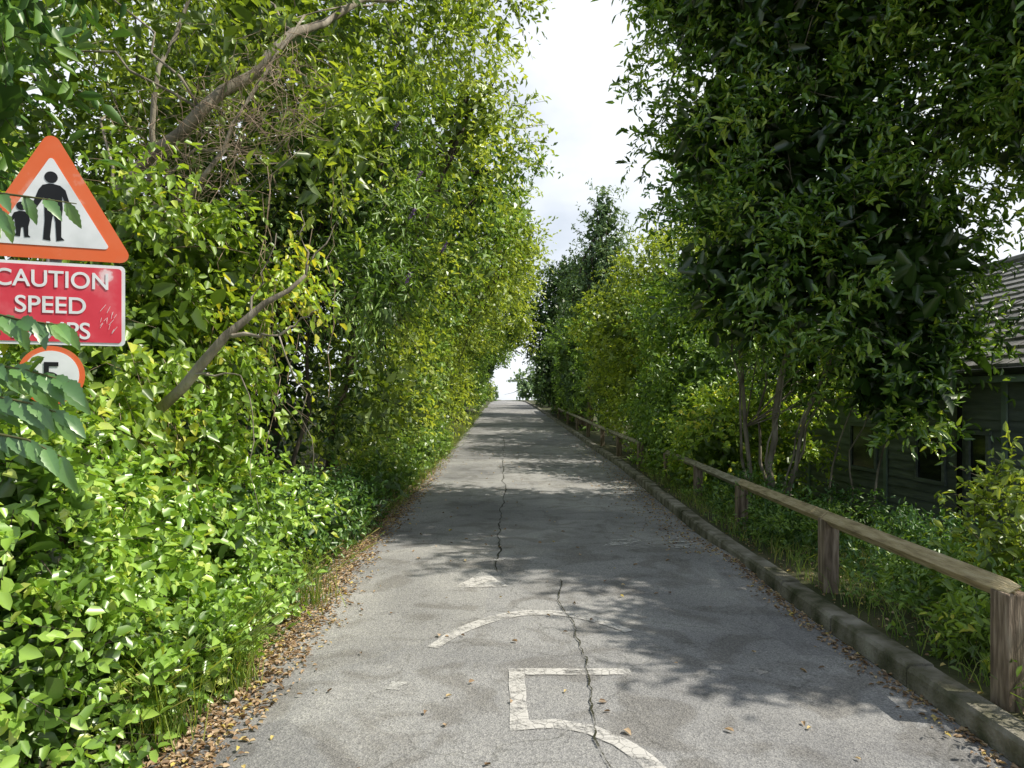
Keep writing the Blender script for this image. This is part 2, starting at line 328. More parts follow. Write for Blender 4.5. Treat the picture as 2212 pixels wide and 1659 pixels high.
def crown(blobs, n, ll, wr=.45, tl=.35, lpt=8, cr=.3, droop=.25, shell=(.72, 1.03), up=.25, core=.22, simple=False, clip=None, dens=1.6, vb=(2.2, 2.2), corek=2.0):
    B = np.array(blobs, dtype=float); C, Rr = B[:, :3], B[:, 3:6]
    area = (Rr[:, 0] * Rr[:, 1] + Rr[:, 1] * Rr[:, 2] + Rr[:, 0] * Rr[:, 2]); w = area / area.sum()
    allV = []; allvar = []; tw = []
    for i in range(len(B)):
        nt_ = max(3, int(n * w[i] / lpt))
        ncl = max(8, int(area[i] * 4.2 / (cr * cr * 3.1) * dens))
        u = runit(ncl); cc = C[i] + Rr[i] * u * rng.uniform(shell[0], shell[1], (ncl, 1))
        csz = rng.uniform(.4, 1.45, ncl); ctone = rng.normal(0, .17, ncl)
        idx = rng.choice(ncl, nt_, p=csz / csz.sum())
        base = cc[idx] + rng.normal(size=(nt_, 3)) * cr * .42 * csz[idx][:, None]
        out = nrm((base - C[i]) / (Rr[i] ** 2))
        T = nrm(out * .8 + rng.normal(size=(nt_, 3)) * .6 + np.array([0, 0, up]))
        tlen = tl * rng.uniform(.6, 1.35, nt_)
        t = (np.arange(lpt) + .5) / lpt
        t = np.clip(t[None] + rng.uniform(-.05, .05, (nt_, lpt)), .03, 1)
        pos = base[:, None] + T[:, None] * (tlen[:, None] * t)[..., None]
        pos[..., 2] -= droop * t * t * tlen[:, None]
        Ax = nrm(T[:, None] * .55 + rng.normal(size=(nt_, lpt, 3)) * .55 + np.array([0, 0, -droop * .8]))
        Nn = nrm(np.array([0, 0, .8]) + out[:, None] * .75 + rng.normal(size=(nt_, lpt, 3)) * .42)
        P = pos.reshape(-1, 3); m = len(P)
        Ls = ll * rng.uniform(.55, 1.35, m); Ws = Ls * wr * rng.uniform(.85, 1.15, m)
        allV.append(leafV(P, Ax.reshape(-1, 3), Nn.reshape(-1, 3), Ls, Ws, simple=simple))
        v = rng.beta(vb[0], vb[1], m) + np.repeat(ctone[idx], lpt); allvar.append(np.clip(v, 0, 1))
        e = base + T * tlen[:, None]; e[:, 2] -= droop * tlen
        tw.append(np.concatenate([base, e], 1))
        nk = int(n * w[i] * core / corek)
        if nk:
            P = C[i] + Rr[i] * runit(nk) * (rng.uniform(.25, .8, (nk, 1)))
            Ls = ll * corek * rng.uniform(.8, 1.4, nk)
            allV.append(leafV(P, runit(nk), nrm(runit(nk) + np.array([0, 0, .5])), Ls, Ls * max(wr, .5), simple=simple)); allvar.append(rng.uniform(0, .12, nk))  # inner leaves coloured dark to stand in for shade inside the crown
    V = np.concatenate(allV); var = np.concatenate(allvar); T = np.concatenate(tw)
    c = V.mean(1)
    zgr = np.interp(c[:, 1], ZY, ZZ)
    keep = c[:, 2] > zgr + .03 + np.where((c[:, 0] > 3.3) & (c[:, 1] < 20), -.45, 0)
    lx = np.interp(c[:, 1], [0, 3, 6, 10, 25, 50, 80], [-1.32, -1.36, -1.42, -1.42, -1.34, -1.22, -1.1]); rx_ = np.interp(c[:, 1], [0, 5, 8.5, 12, 16, 30, 60, 80], [2.24, 2.24, 2.32, 2.5, 2.68, 2.68, 2.5, 2.4])
    h = c[:, 2] - zgr
    inlane = (c[:, 0] > lx - .12 + .25 * np.clip(h, 0, 1) + rng.normal(0, .07, len(c))) & (c[:, 0] < rx_ + .24 - .1 * np.clip(h, 0, 2)) & (h < 2.4 + .03 * c[:, 1].clip(0, 30))
    keep &= ~inlane
    if clip is not None: keep &= clip(c)
    return V[keep], var[keep], T
def twigs(T, r, frac=1.0):
    T = T[rng.random(len(T)) < frac]
    a, b = T[:, :3], T[:, 3:]; d = nrm(b - a); s = nrm(np.cross(d, np.array([.3, .2, .9]))); q = np.cross(d, s); n = len(T)
    ring = [s * r, (-.5 * s + .87 * q) * r, (-.5 * s - .87 * q) * r]
    V = np.stack([a + x for x in ring] + [b + x * .4 for x in ring], 1).reshape(-1, 3)
    b0 = (np.arange(n) * 6)[:, None]
    F = np.stack([b0 + np.array([[0, 1, 4, 3]]), b0 + np.array([[1, 2, 5, 4]]), b0 + np.array([[2, 0, 3, 5]])], 1).reshape(-1, 4)
    return V, F
def wob(a, b, n=6, w=.06):
    a, b = Vector(a), Vector(b); L_ = (b - a).length; P = []
    for i in range(n + 1):
        u = i / n; k = math.sin(u * math.pi) * w * L_
        P.append(a + (b - a) * u + Vector((random.uniform(-k, k), random.uniform(-k, k), random.uniform(-k, k) * .5)))
    return P
def plant(name, label, cat, base, blobs, n, ll, mat, trunks=None, bark='barkdark', group=None, tr=.07, limbs=3, lr=.42, twf=.0, twr=.003, foliage='crown', stemname='trunk', **kw):
    root = thing(name, label, cat, base, group=group)
    V, var, T = crown(blobs, n, ll, **kw)
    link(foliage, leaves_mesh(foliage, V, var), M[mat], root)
    if trunks is None:
        top = max(blobs, key=lambda b: b[2])
        trunks = [([base, (base[0] * .8 + top[0] * .2, base[1], base[2] * .5 + top[2] * .5), (top[0], top[1], top[2])], tr)]
    for path, r0 in trunks:
        mb = MB(); P = []
        for i in range(len(path) - 1):
            seg = wob(path[i], path[i + 1], 4, .05); P += seg[:-1] if i < len(path) - 2 else seg
        rr = [r0 * (1 - .7 * i / (len(P) - 1)) * (1.25 if i == 0 else 1) * random.uniform(.94, 1.06) for i in range(len(P))]
        mb.tube(P, rr, 10); mb.build(stemname, M[bark], root, smooth=True)
    if limbs:
        mb = MB(); main = trunks[0][0]
        for bl in blobs:
            for k in range(limbs):
                p0 = Vector(random.choice(main[1:] if len(main) > 1 else main)); u = Vector(random.choice([(1,0,.3),(-1,0,.3),(0,1,.3),(0,-1,.3),(.7,-.7,.5),(-.7,-.7,.5),(.6,.2,.8),(-.5,.1,.9)]))
                e = Vector(bl[:3]) + Vector((u.x * bl[3], u.y * bl[4], u.z * bl[5])) * .8
                P = wob(p0, e, 6, .08); r0 = trunks[0][1] * lr
                mb.tube(P, [r0 * (1 - .85 * i / 6) for i in range(7)], 6)
        if twf > 0:
            tv, tf = twigs(T, twr, twf)
            mb.add(tv.tolist(), tf.tolist())
        mb.build('branches', M[bark], root, smooth=True)
    return root

# ------------------------------------------------------------------ LEFT SIDE
# the shaded hollow under the overhanging canopy, kept free of leaves
def hollow(c): return ~((c[:, 0] > -2.7) & (c[:, 1] > 5.9) & (c[:, 1] < 9.6) & (c[:, 2] > .75) & (c[:, 2] < 2.35) & (rng.random(len(c)) < .93))
BR = 'brambles and nettles banked up along the left edge'
plant('bramble_bush', 'bright green bramble thicket in the bottom left foreground below the warning sign', 'bramble', (-2.6, 3.1, .2),
      [(-2.5, 2.9, .3, .95, .95, .85), (-2.05, 3.5, .2, .6, .8, .5), (-2.75, 3.7, .6, .95, .9, .85), (-3.2, 3.0, .8, .9, 1.0, .9), (-2.0, 2.72, .7, .34, .42, .72), (-2.25, 3.2, 1.0, .5, .4, .55), (-1.85, 3.9, .15, .4, .5, .35), (-1.95, 2.8, 1.25, .28, .22, .28)], 33000, .060, 'bramble', tr=.02, limbs=3, twf=.4, twr=.002, foliage='foliage', stemname='stem',
      wr=.64, tl=.25, lpt=6, cr=.18, droop=.3, dens=.7, shell=(.7, 1.1), group=BR)
plant('bramble_bush', 'second bramble thicket, just past the warning sign, with grass growing through it', 'bramble', (-2.6, 5.0, .2),
      [(-2.5, 4.8, .55, .92, 1.0, .95), (-2.0, 5.3, .2, .52, .75, .45), (-3.2, 4.9, 1.0, 1.0, 1.0, .95), (-2.5, 5.9, .4, .9, .7, .65)], 19000, .064, 'bramble', tr=.02, limbs=3, twf=.4, twr=.0022, foliage='foliage', stemname='stem',
      wr=.64, tl=.28, lpt=6, cr=.2, droop=.3, dens=.7, shell=(.7, 1.1), group=BR)
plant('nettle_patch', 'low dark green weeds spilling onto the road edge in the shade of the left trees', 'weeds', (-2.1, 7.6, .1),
      [(-1.95, 7.2, .15, .6, .9, .5), (-1.95, 8.8, .15, .55, 1.0, .45), (-2.4, 8.0, .3, .6, 1.5, .4)], 9000, .065, 'nettle', tr=.012, limbs=3, twf=.2, foliage='foliage', stemname='stem', wr=.5, tl=.2, lpt=6, cr=.15, droop=.2, group=BR)
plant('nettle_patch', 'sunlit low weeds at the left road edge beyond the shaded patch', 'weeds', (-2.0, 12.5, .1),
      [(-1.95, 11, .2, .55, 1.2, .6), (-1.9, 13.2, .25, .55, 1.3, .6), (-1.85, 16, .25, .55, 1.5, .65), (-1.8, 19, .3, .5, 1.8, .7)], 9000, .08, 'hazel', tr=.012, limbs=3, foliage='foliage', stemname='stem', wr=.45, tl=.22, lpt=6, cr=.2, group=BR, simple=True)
plant('climbing_plant', 'yellow green climber smothering the hedge right of the red caution sign', 'climber', (-2.9, 5.2, .3),
      [(-2.6, 5.0, 1.85, .8, .7, .9), (-2.3, 5.6, 2.5, .65, .45, .55), (-2.95, 5.3, 2.8, .65, .7, .6), (-2.75, 4.4, 1.4, .6, .5, .6)], 10500, .075, 'climber', tr=.02, limbs=3, twf=.5, twr=.0022, foliage='foliage', stemname='stem', bark='vine',
      wr=.6, tl=.36, lpt=7, cr=.22, droop=.8, dens=.6, shell=(.7, 1.12), core=.2)

tA = plant('leaning_tree', 'tree with pale leaning trunk draped in dry brown vines, arching over at upper left', 'tree', (-3.9, 6.1, .3),
      [(-3.6, 8.2, 5.0, 1.9, 1.3, 1.9), (-1.9, 8.3, 6.3, 1.5, 1.5, 1.3), (-.75, 9.3, 7.1, 1.15, 1.3, .9), (-4.9, 6.8, 4.3, 1.2, 1.2, 1.7), (-2.2, 7.2, 5.6, 1.2, .8, .8), (-3.5, 6.3, 5.3, .8, .6, .5), (-1.5, 6.8, 4.2, .5, .6, .6), (-2.2, 5.6, 4.55, .5, .3, .22), (-1.6, 5.8, 3.5, .25, .3, .4)], 24000, .092, 'canopy',
      trunks=[([(-3.9, 6.1, .3), (-3.6, 6.0, 2.3), (-3.3, 5.9, 3.3), (-2.5, 5.8, 4.0), (-1.8, 6.0, 4.75), (-.9, 7.4, 6.0)], .085),
              ([(-3.3, 5.9, 3.2), (-2.6, 5.8, 3.25), (-2.1, 5.8, 4.1), (-1.7, 6.0, 4.9)], .03),
              ([(-3.1, 6.1, 3.4), (-3.0, 6.1, 4.5), (-2.6, 6.5, 5.8)], .03)],
      bark='bark', limbs=1, lr=.18, twf=.35, twr=.004, wr=.42, tl=.42, lpt=8, cr=.32, droop=.35, core=.12, dens=.8)
mb = MB()
for k in range(520):
    u = random.random()
    p = Vector((-2.95 + 1.4 * u, 5.5 + random.uniform(-.2, .4), 3.3 + 1.0 * u + random.uniform(-.5, .4)))
    d = Vector((random.uniform(-.8, 1), random.uniform(-.5, .5), random.uniform(-.9, .6))).normalized()
    P = [p.copy()]
    for i in range(5):
        d = (d + Vector((random.uniform(-.35, .35), random.uniform(-.25, .25), random.uniform(-.32, .2)))).normalized()
        p = p + d * random.uniform(.03, .09); P.append(p.copy())
    r0 = random.choice([.0015, .002, .0025, .0035]); mb.tube(P, [r0 * (1 - .12 * i) for i in range(6)], 4, False)
for k in range(7):
    x = random.uniform(-2.2, -1.45); yy = random.uniform(5.4, 6.2)
    P = wob((x, yy, random.uniform(2.9, 3.8)), (x + random.uniform(-.2, .35), yy - .1, random.uniform(.9, 1.8)), 10, .05)
    mb.tube(P, .003, 4, False)
mb.build('dry_vines', M['vine'], tA)

r = thing('broken_branch', 'pale broken branch poking out of the hedge below the leaning tree', 'branch', (-2.0, 4.2, 1.6))
mb = MB(); mb.tube(wob((-2.08, 4.25, 1.55), (-1.62, 4.1, 1.98), 3, .05)[:-1] + wob((-1.62, 4.1, 1.98), (-1.17, 4.15, 2.34), 4, .05), [.034, .032, .03, .026, .022, .018, .014, .010], 9)
mb.build('limb', M['bark'], r, smooth=True)
mb = MB()
for a, b, q in (((-1.62, 4.1, 1.98), (-1.28, 4.0, 1.97), .016), ((-1.5, 4.1, 2.05), (-1.36, 4.2, 2.6), .009), ((-1.85, 4.15, 1.76), (-1.5, 4.0, 1.74), .01), ((-1.17, 4.15, 2.34), (-1.02, 4.3, 2.7), .008), ((-1.17, 4.15, 2.34), (-1.22, 4.3, 2.8), .006), ((-1.28, 4.0, 1.97), (-1.12, 4.1, 1.15), .005), ((-1.5, 4.0, 1.74), (-1.42, 4.1, .9), .004), ((-1.28, 4.0, 1.97), (-1.05, 4.0, 2.12), .008)):
    mb.tube(wob(a, b, 7, .09), [q * (1 - .1 * i) for i in range(8)], 5)
mb.build('twigs', M['bark'], r, smooth=True)

plant('laurel_branch', 'dark glossy leaves hanging in the top left corner above the warning triangle', 'tree', (-3.0, 3.0, .4),
      [(-2.5, 3.1, 3.8, .45, .5, .75), (-2.65, 3.3, 3.0, .35, .4, .5)], 1500, .11, 'nettle', trunks=[([(-3.0, 3.0, .4), (-3.0, 3.1, 2.4), (-2.6, 3.1, 3.7)], .03)], limbs=3, twf=.6, twr=.003, wr=.42, tl=.3, lpt=7, cr=.2, droop=.6, core=.2)

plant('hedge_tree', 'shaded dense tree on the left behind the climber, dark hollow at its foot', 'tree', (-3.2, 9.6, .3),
      [(-3.3, 9.2, 1.9, 1.2, 1.5, 1.9), (-2.6, 9.6, 4.0, 1.45, 1.9, 1.4), (-3.5, 8.0, 2.8, 1.0, 1.0, 1.6)], 16000, .085, 'dark', tr=.09, limbs=5, twf=.1, wr=.5, tl=.3, lpt=7, cr=.3, droop=.3, clip=hollow)  # dark leaf colour paints in the shade around the hollow
bd = plant('buddleia_bush', 'arching buddleia with small purple flower spikes leaning out of the left hedge', 'shrub', (-2.6, 8.6, .3),
      [(-1.75, 8.8, 3.9, .6, .8, .8), (-1.6, 9.2, 5.0, .65, .8, .7), (-1.55, 8.4, 3.0, .45, .9, .5)], 7500, .10, 'hazel', tr=.03, limbs=4, twf=.4, foliage='foliage', stemname='stem', wr=.26, tl=.5, lpt=9, cr=.22, droop=.6, core=.05)
for (px, py) in ((890, 462), (857, 270), (960, 533), (905, 380), (882, 600)):
    x, y, z = at(px, py, 8.1)
    n = 110; h = rng.uniform(-.06, .06, n); P = np.array([x, y, z]) + np.stack([rng.normal(0, .01, n) + h * .5, rng.normal(0, .01, n), h], 1)
    Vv = leafV(P, runit(n), runit(n), np.full(n, .015), np.full(n, .013), simple=True)
    link('flower_spike', leaves_mesh('flower_spike', Vv, rng.random(n)), M['flower'], bd)

HG = 'trees forming the tall hedge down the left side'
row = [(13, 2.1, .25, 9.0, 'willow', 'sunlit yellow green hedge tree on the left, nearest of the tall row'),
       (17, 2.4, .65, 9.2, 'hazel', 'mid green hedge tree, second of the tall row on the left'),
       (22, 2.9, 1.1, 9.2, 'willow', 'pale yellow green tree leaning over the lane, third of the left row'),
       (28, 3.4, 1.65, 9.4, 'willow', 'feathery tree arching furthest over the lane on the left, fourth of the row'),
       (35, 4, 1.8, 9.6, 'willow', 'fifth tree of the left row, arching over the distant lane'),
       (43, 4.4, 1.7, 9.4, 'hazel', 'far tree of the left row, sixth along, meeting the dark tree opposite'),
       (52, 5, .9, 8.4, 'hazel', 'low far tree near the lane end on the left, seventh of the row'),
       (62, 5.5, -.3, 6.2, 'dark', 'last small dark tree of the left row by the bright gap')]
for i, (y, w, ov, top, mt, lab) in enumerate(row):
    z = zg(y); ll = .085 + y * .0028
    bl = [(-2.9, y, z + 1.6, 1.6, w * 1.05, 1.8), (-2.75, y + .5, z + 4.2, 1.75, w, 1.9)]
    rt = 1.9
    bl += [((ov - rt) * .6 - 2.2 * .4, y, (top + z + 4) / 2 - .1, rt, w * .9, (top - 3.6 - z) / 2), (ov - .9, y + .3, top - 2.0, 1.0, w * .6, 1.1), (-3.8, y, top - 2.2, 1.6, w, 1.9)]
    if y > 30: bl.append((ov - 1.0, y, z + 5.0, .9, w * .5, 1.0))
    plant('hedge_tree', lab, 'tree', (-3.2, y, z + .3), bl, 15000 if y < 25 else 10000, ll, mt, tr=.09, limbs=3, twf=.15 if y < 30 else 0, twr=.006, wr=.48, tl=.45 + y * .006, lpt=7, cr=.4 + y * .007, droop=.35, shell=(.68, 1.1), group=HG, simple=y > 12, core=.3, dens=.9)
plant('background_tree', 'tall tree behind the warning sign at far left', 'tree', (-6.5, 8.0, .4), [(-6.2, 8.2, 3.4, 1.8, 1.6, 2.6), (-6.8, 8.5, 6.6, 2.0, 1.8, 2.2)], 8000, .12, 'nettle', tr=.12, wr=.5, tl=.4, cr=.4, simple=True)
plant('background_tree', 'tall mid green tree behind the leaning tree', 'tree', (-6.3, 13.0, .4), [(-5.9, 13, 4, 2.1, 2.0, 3.6), (-5.3, 13.2, 8.2, 2.3, 2.0, 2.2)], 8000, .16, 'canopy', tr=.14, wr=.5, tl=.4, cr=.45, simple=True)

sap = thing('sapling', 'sapling with large serrated drooping leaves crossing in front of the signs', 'sapling', (-2.75, 2.55, .3))
tw = [([at(-260, 560, 2.7), at(-60, 410, 2.65), at(60, 425, 2.6), at(165, 440, 2.6)], 7, .11), ([at(-260, 760, 2.7), at(-60, 665, 2.65), at(40, 690, 2.6), at(150, 705, 2.55)], 17, .13),
      ([at(-260, 850, 2.7), at(-60, 780, 2.6), at(60, 800, 2.55), at(150, 825, 2.5)], 20, .145), ([at(-260, 950, 2.7), at(-40, 850, 2.55), at(60, 870, 2.5), at(150, 900, 2.5)], 20, .145),
      ([at(-260, 560, 2.6), at(-80, 430, 2.6), at(-30, 440, 2.55), at(10, 460, 2.55)], 7, .12), ([at(-260, 1000, 2.6), at(-40, 930, 2.5), at(60, 950, 2.45), at(140, 990, 2.45)], 14, .13)]
mb = MB(); mb.tube([(-2.75, 2.55, .3), (-2.8, 2.6, 1.2), (-2.78, 2.65, 2.0), (-2.7, 2.7, 2.7)], [.02, .017, .014, .008], 8); mb.build('stem', M['twig'], sap, smooth=True)
mb = MB(); PV = []
for path, n, ls in tw:
    mb.tube(path, [.008, .006, .004, .002], 6)
    Pp = [Vector(p) for p in path]
    for k in range(n):
        u = (k + .5) / n * 3; i = min(2, int(u)); p = Pp[i].lerp(Pp[i + 1], u - i)
        s = 1 if k % 2 else -1
        d = (Pp[i + 1] - Pp[i]).normalized()
        A = (d * .8 + Vector((random.uniform(-.3, .3), -.35 * s, 0)) + Vector((0, 0, -.35 - .5 * random.random() + .25 * s))).normalized()
        PV.append((tuple(p), tuple(A), (random.uniform(-.25, .3), -.75 + random.uniform(-.2, .2), .65), ls * random.uniform(.7, 1.1)))
mb.build('branches', M['twig'], sap, smooth=True)
V = []; F = []; var = []
for p, A, Nn, L_ in PV:
    A = Vector(A); Nn = Vector(Nn); S = A.cross(Nn).normalized(); Nn = S.cross(A)
    n = 12; b = len(V); W = L_ * .46; tv = random.random()
    for i in range(n + 1):
        u = i / n; wv = W / 2 * (math.sin(math.pi * u ** .75) ** .85) * (1.0 if i % 2 else .84)
        c = Vector(p) + A * L_ * u - Nn * L_ * .35 * u * u
        V += [tuple(c + S * wv + Nn * wv * .35), tuple(c), tuple(c - S * wv + Nn * wv * .35)]
    for i in range(n):
        q = b + i * 3
        F += [(q, q + 1, q + 4, q + 3), (q + 1, q + 2, q + 5, q + 4)]; var += [tv, max(0, tv - .25)]
link('foliage', make_mesh('foliage', V, F4=F, var=var), M['broad'], sap)

# ------------------------------------------------------------------ SIGN
sg = thing('road_sign', 'leaf-covered post with a red pedestrian warning triangle, red caution plate and small round speed limit', 'sign', (-2.0, 3.1, .35), rz=R(20))
ZB = 2.235 - .35
def loc(px, py): return ((px - 130) * .00205, (555 - py) * .00205 + ZB)
def fl(name, poly, y, th, mat, parent):
    n = len(poly); V = [(x, y, z) for x, z in poly] + [(x, y + th, z) for x, z in poly]
    F = [tuple(range(n)), tuple(range(2 * n - 1, n - 1, -1))] + [(i, n + i, n + (i + 1) % n, (i + 1) % n) for i in range(n)]
    me = bpy.data.meshes.new(name); me.from_pydata(V, [], F); me.update()
    bm = bmesh.new(); bm.from_mesh(me); bmesh.ops.recalc_face_normals(bm, faces=bm.faces); bm.to_mesh(me); bm.free()
    return link(name, me, mat, parent, local=True)
def rounded(corners, rad, k=6):
    out = []; n = len(corners)
    for i in range(n):
        p = Vector(corners[i]); a = (Vector(corners[i - 1]) - p).normalized(); b = (Vector(corners[(i + 1) % n]) - p).normalized()
        ang = a.angle(b); d = rad / math.tan(ang / 2); s = p + a * d; e = p + b * d; c = p + (a + b).normalized() * (rad / math.sin(ang / 2))
        v0 = s - c; v1 = e - c; a0 = math.atan2(v0.y, v0.x); a1 = math.atan2(v1.y, v1.x)
        da = (a1 - a0 + math.pi) % (2 * math.pi) - math.pi
        for j in range(k + 1): q = a0 + da * j / k; out.append((c.x + rad * math.cos(q), c.y + rad * math.sin(q)))
    return out
mb = MB(); mb.tube([(0, .045, -.1), (0, .045, 2.3)], .03, 16); mb.build('pole', M['galv'], sg, local=True, smooth=True)
S = .33; H = S * 2 * .866
tri = fl('warning_triangle', rounded([(-S, ZB - .01), (S, ZB - .01), (0, ZB + H)], .035), 0, .004, M['orange'], sg)
cx = ZB - .01 + H / 3; k = .70
fl('white_field', rounded([(-S * k, cx - H / 3 * k), (S * k, cx - H / 3 * k), (0, cx + H * 2 / 3 * k)], .012), -.003, .002, M['white'], tri)
ad = [(126, 398), (134, 398), (147, 401), (157, 410), (165, 438), (159, 445), (150, 422), (152, 450), (149, 478), (149, 512), (155, 518), (140, 521), (138, 480), (134, 462), (131, 480), (128, 512), (129, 521), (115, 519), (118, 478), (117, 428), (103, 452), (98, 460), (90, 474), (91, 480), (88, 494), (88, 512), (92, 516), (81, 517), (79, 496), (75, 496), (73, 516), (63, 515), (66, 508), (64, 492), (63, 478), (58, 487), (54, 484), (62, 466), (71, 462), (80, 462), (87, 464), (95, 446), (107, 412), (114, 402)]
fl('adult_and_child_figure', [loc(*p) for p in ad], -.005, .0015, M['black'], tri)
fl('adult_head', [loc(130 + 12.5 * math.cos(R(a)), 384 + 12.5 * math.sin(R(a))) for a in range(0, 360, 20)], -.005, .0015, M['black'], tri)
fl('child_head', [loc(75 + 9 * math.cos(R(a)), 451 + 9 * math.sin(R(a))) for a in range(0, 360, 20)], -.005, .0015, M['black'], tri)
PT = ZB - .025; PBm = PT - .365
cp = fl('caution_plate', rounded([(-.29, PBm), (.29, PBm), (.29, PT), (-.29, PT)], .02), 0, .004, M['white'], sg)
fl('red_panel', rounded([(-.276, PBm + .014), (.276, PBm + .014), (.276, PT - .014), (-.276, PT - .014)], .014), -.003, .002, M['red'], cp)
def text(s, x, z, size, mat, parent, name='lettering', y=-.006, sx=1.0, bold=.0):
    cu = bpy.data.curves.new(name, 'FONT'); cu.body = s; cu.size = size; cu.align_x = 'CENTER'; cu.extrude = .0006; cu.offset = bold
    o = bpy.data.objects.new('tmp', cu); COL.objects.link(o); dg = bpy.context.evaluated_depsgraph_get(); dg.update()
    me = bpy.data.meshes.new_from_object(o.evaluated_get(dg)); bpy.data.objects.remove(o)
    for v in me.vertices: a, b, c = v.co; v.co = (x + a * sx, y - c, z + b)
    me.materials.clear(); me.name = name
    return link(name, me, mat, parent, local=True)
text('CAUTION', .008, PT - .110, .104, M['white'], cp, bold=.0012, sx=.94)
text('SPEED', .0, PT - .224, .104, M['white'], cp, bold=.0012, sx=.98)
text('RAMPS', .0, PT - .336, .104, M['white'], cp, bold=.0012, sx=.98)
mb = MB()
for k in range(16):
    x = random.uniform(.17, .25); z = PBm + random.uniform(.05, .16); a = random.uniform(.9, 1.5); l = random.uniform(.015, .04)
    dx, dz = math.cos(a) * l, math.sin(a) * l; w_ = .001
    mb.add([(x, -.0075 - k * .00002, z), (x + w_, -.0075 - k * .00002, z - w_), (x + dx + w_, -.0075 - k * .00002, z + dz - w_), (x + dx, -.0075 - k * .00002, z + dz)], [(0, 1, 2, 3)])
mb.build('scratches', M['white'], cp, local=True)
CZ = PBm - .135
rd = fl('speed_limit_disc', [(.13 * math.cos(R(a)), CZ + .13 * math.sin(R(a))) for a in range(0, 360, 8)], 0, .004, M['orange'], sg)
fl('white_field', [(.108 * math.cos(R(a)), CZ + .108 * math.sin(R(a))) for a in range(0, 360, 8)], -.003, .002, M['white'], rd)
text('5', 0, CZ - .06, .17, M['black'], rd, bold=.002)
for z in (ZB + .12, PT - .1, PBm + .08, CZ):
    mb = MB(); mb.box((0, .012, z), (.14, .015, .03)); mb.build('clamp', M['galv'], sg, local=True)

# ------------------------------------------------------------------ RIGHT: fence
def knee_rail(label, posts, near=True):
    r0 = thing('knee_rail_fence', label, 'fence', (posts[0][0], posts[0][1], gh(posts[0][0], posts[0][1])))
    tops = []
    for i, (x, y, h) in enumerate(posts):
        z = zg(y) + .02; mb = MB(); mb.box((x, y, z + (h - .3) / 2), (.12, .125, h + .3), rz=random.uniform(-.08, .08))
        mb.build('post', M['postwood'], r0, bevel=.01); tops.append((x, y, z + h))
    for i in range(len(tops) - 1):
        a, b = Vector(tops[i]), Vector(tops[i + 1]); d = (b - a).normalized(); a = a + d * .006 - (d * .04 if i == 0 else d * 0); b = b - d * .006
        if i % 2: a.z += .004; b.z += .004
        if i == 0 and near:
            mb = MB(); mb.tube([a, a + d * .05, b], [.044, .058, .06], 4)
            for q, k in zip(range(4), (-.07, .05, .02, -.04)):
                mb.v[q] = tuple(Vector(mb.v[q]) - d * k)
            mb.build('rail', M['railwood'], r0, bevel=.005)
            mb = MB()
            for q in range(6):
                s0 = a + d * .03 + Vector((random.uniform(-.03, .03), 0, random.uniform(-.03, .03))); mb.tube([s0, s0 - d * random.uniform(.04, .09) + Vector((random.uniform(-.01, .01), 0, random.uniform(-.02, .01)))], [.009, .001], 4)
            mb.build('splinters', M['railwood'], r0)
        else:
            mb = MB(); mb.tube([a, b], .058, 4); mb.build('rail', M['railwood'] if i == 1 and near else M['oldrail'], r0, bevel=.005)
    return r0
knee_rail('low timber knee rail fence on brown square posts beside the kerb, nearest on the right', [(2.50, 3.45, .64), (2.58, 5.55, .64), (2.76, 8.1, .61), (2.98, 10.7, .58), (3.05, 13.0, .58)])
knee_rail('distant weathered knee rail fence further along the kerb, beyond the shrubs', [(3.0, 15.3, .6), (2.98, 18, .6), (2.98, 21, .6), (2.98, 24.5, .6), (2.98, 28, .6), (2.96, 32, .6), (2.92, 37, .6)], False)
bf = thing('board_fence', 'tall dark close boarded timber fence behind the far shrubs on the right', 'fence', (3.5, 32, zg(32)))
mb = MB(); y = 28.0
while y < 48:
    mb.box((3.55 + random.uniform(-.01, .01), y, zg(y) + .95), (.02, .145, 1.9 + random.uniform(-.02, .02))); y += .15
mb.build('boards', M['postwood'], bf)
for y in np.arange(28, 49, 2.5):
    mb = MB(); mb.box((3.46, y, zg(y) + 1.0), (.1, .1, 2.1)); mb.build('post', M['postwood'], bf)

# ------------------------------------------------------------------ RIGHT: shed
sh = thing('timber_shed', 'grey green weatherboarded building with tiled roof half hidden behind the right hand tree', 'building', (6.6, 12, -.5))
X0 = 6.6; ZF = -.55; ZE = 2.08; Y0, Y1 = 4.6, 19
mb = MB(); prof = []; z = ZF
while z < ZE - .05: prof += [(X0 - .028, z), (X0 - .004, z + .145)]; z += .145
mb.extrude_profile(prof, Y0, Y1)
mb.add([(X0, Y0, ZF), (X0 + 5.4, Y0, ZF), (X0 + 5.4, Y0, ZE), (X0 + 2.7, Y0, ZE + 1.8), (X0, Y0, ZE)], [(0, 1, 2, 3, 4)])
mb.add([(X0, Y1, ZF), (X0 + 5.4, Y1, ZF), (X0 + 5.4, Y1, ZE), (X0 + 2.7, Y1, ZE + 1.8), (X0, Y1, ZE)], [(4, 3, 2, 1, 0)])
mb.add([(X0 + 5.4, Y0, ZF), (X0 + 5.4, Y1, ZF), (X0 + 5.4, Y1, ZE), (X0 + 5.4, Y0, ZE)], [(0, 1, 2, 3)])
mb.build('wall', M['cladding'], sh)
mb = MB(); tn = .68; x = X0 - .38; z = ZE - .06; prof = [(x, z - .03)]
n = 17; sx = (X0 + 2.7 - x) / n
for i in range(n): prof += [(x + i * sx, z + i * sx * tn + .035), (x + (i + 1) * sx + .01, z + (i + 1) * sx * tn + .003)]
for j in range(48):
    a = Y0 - .3 + j * .31; q = random.uniform(-.006, .006); mb.extrude_profile([(px, pz + q) for px, pz in prof], a, a + .300)
rg = (X0 + 2.7, z + n * sx * tn)
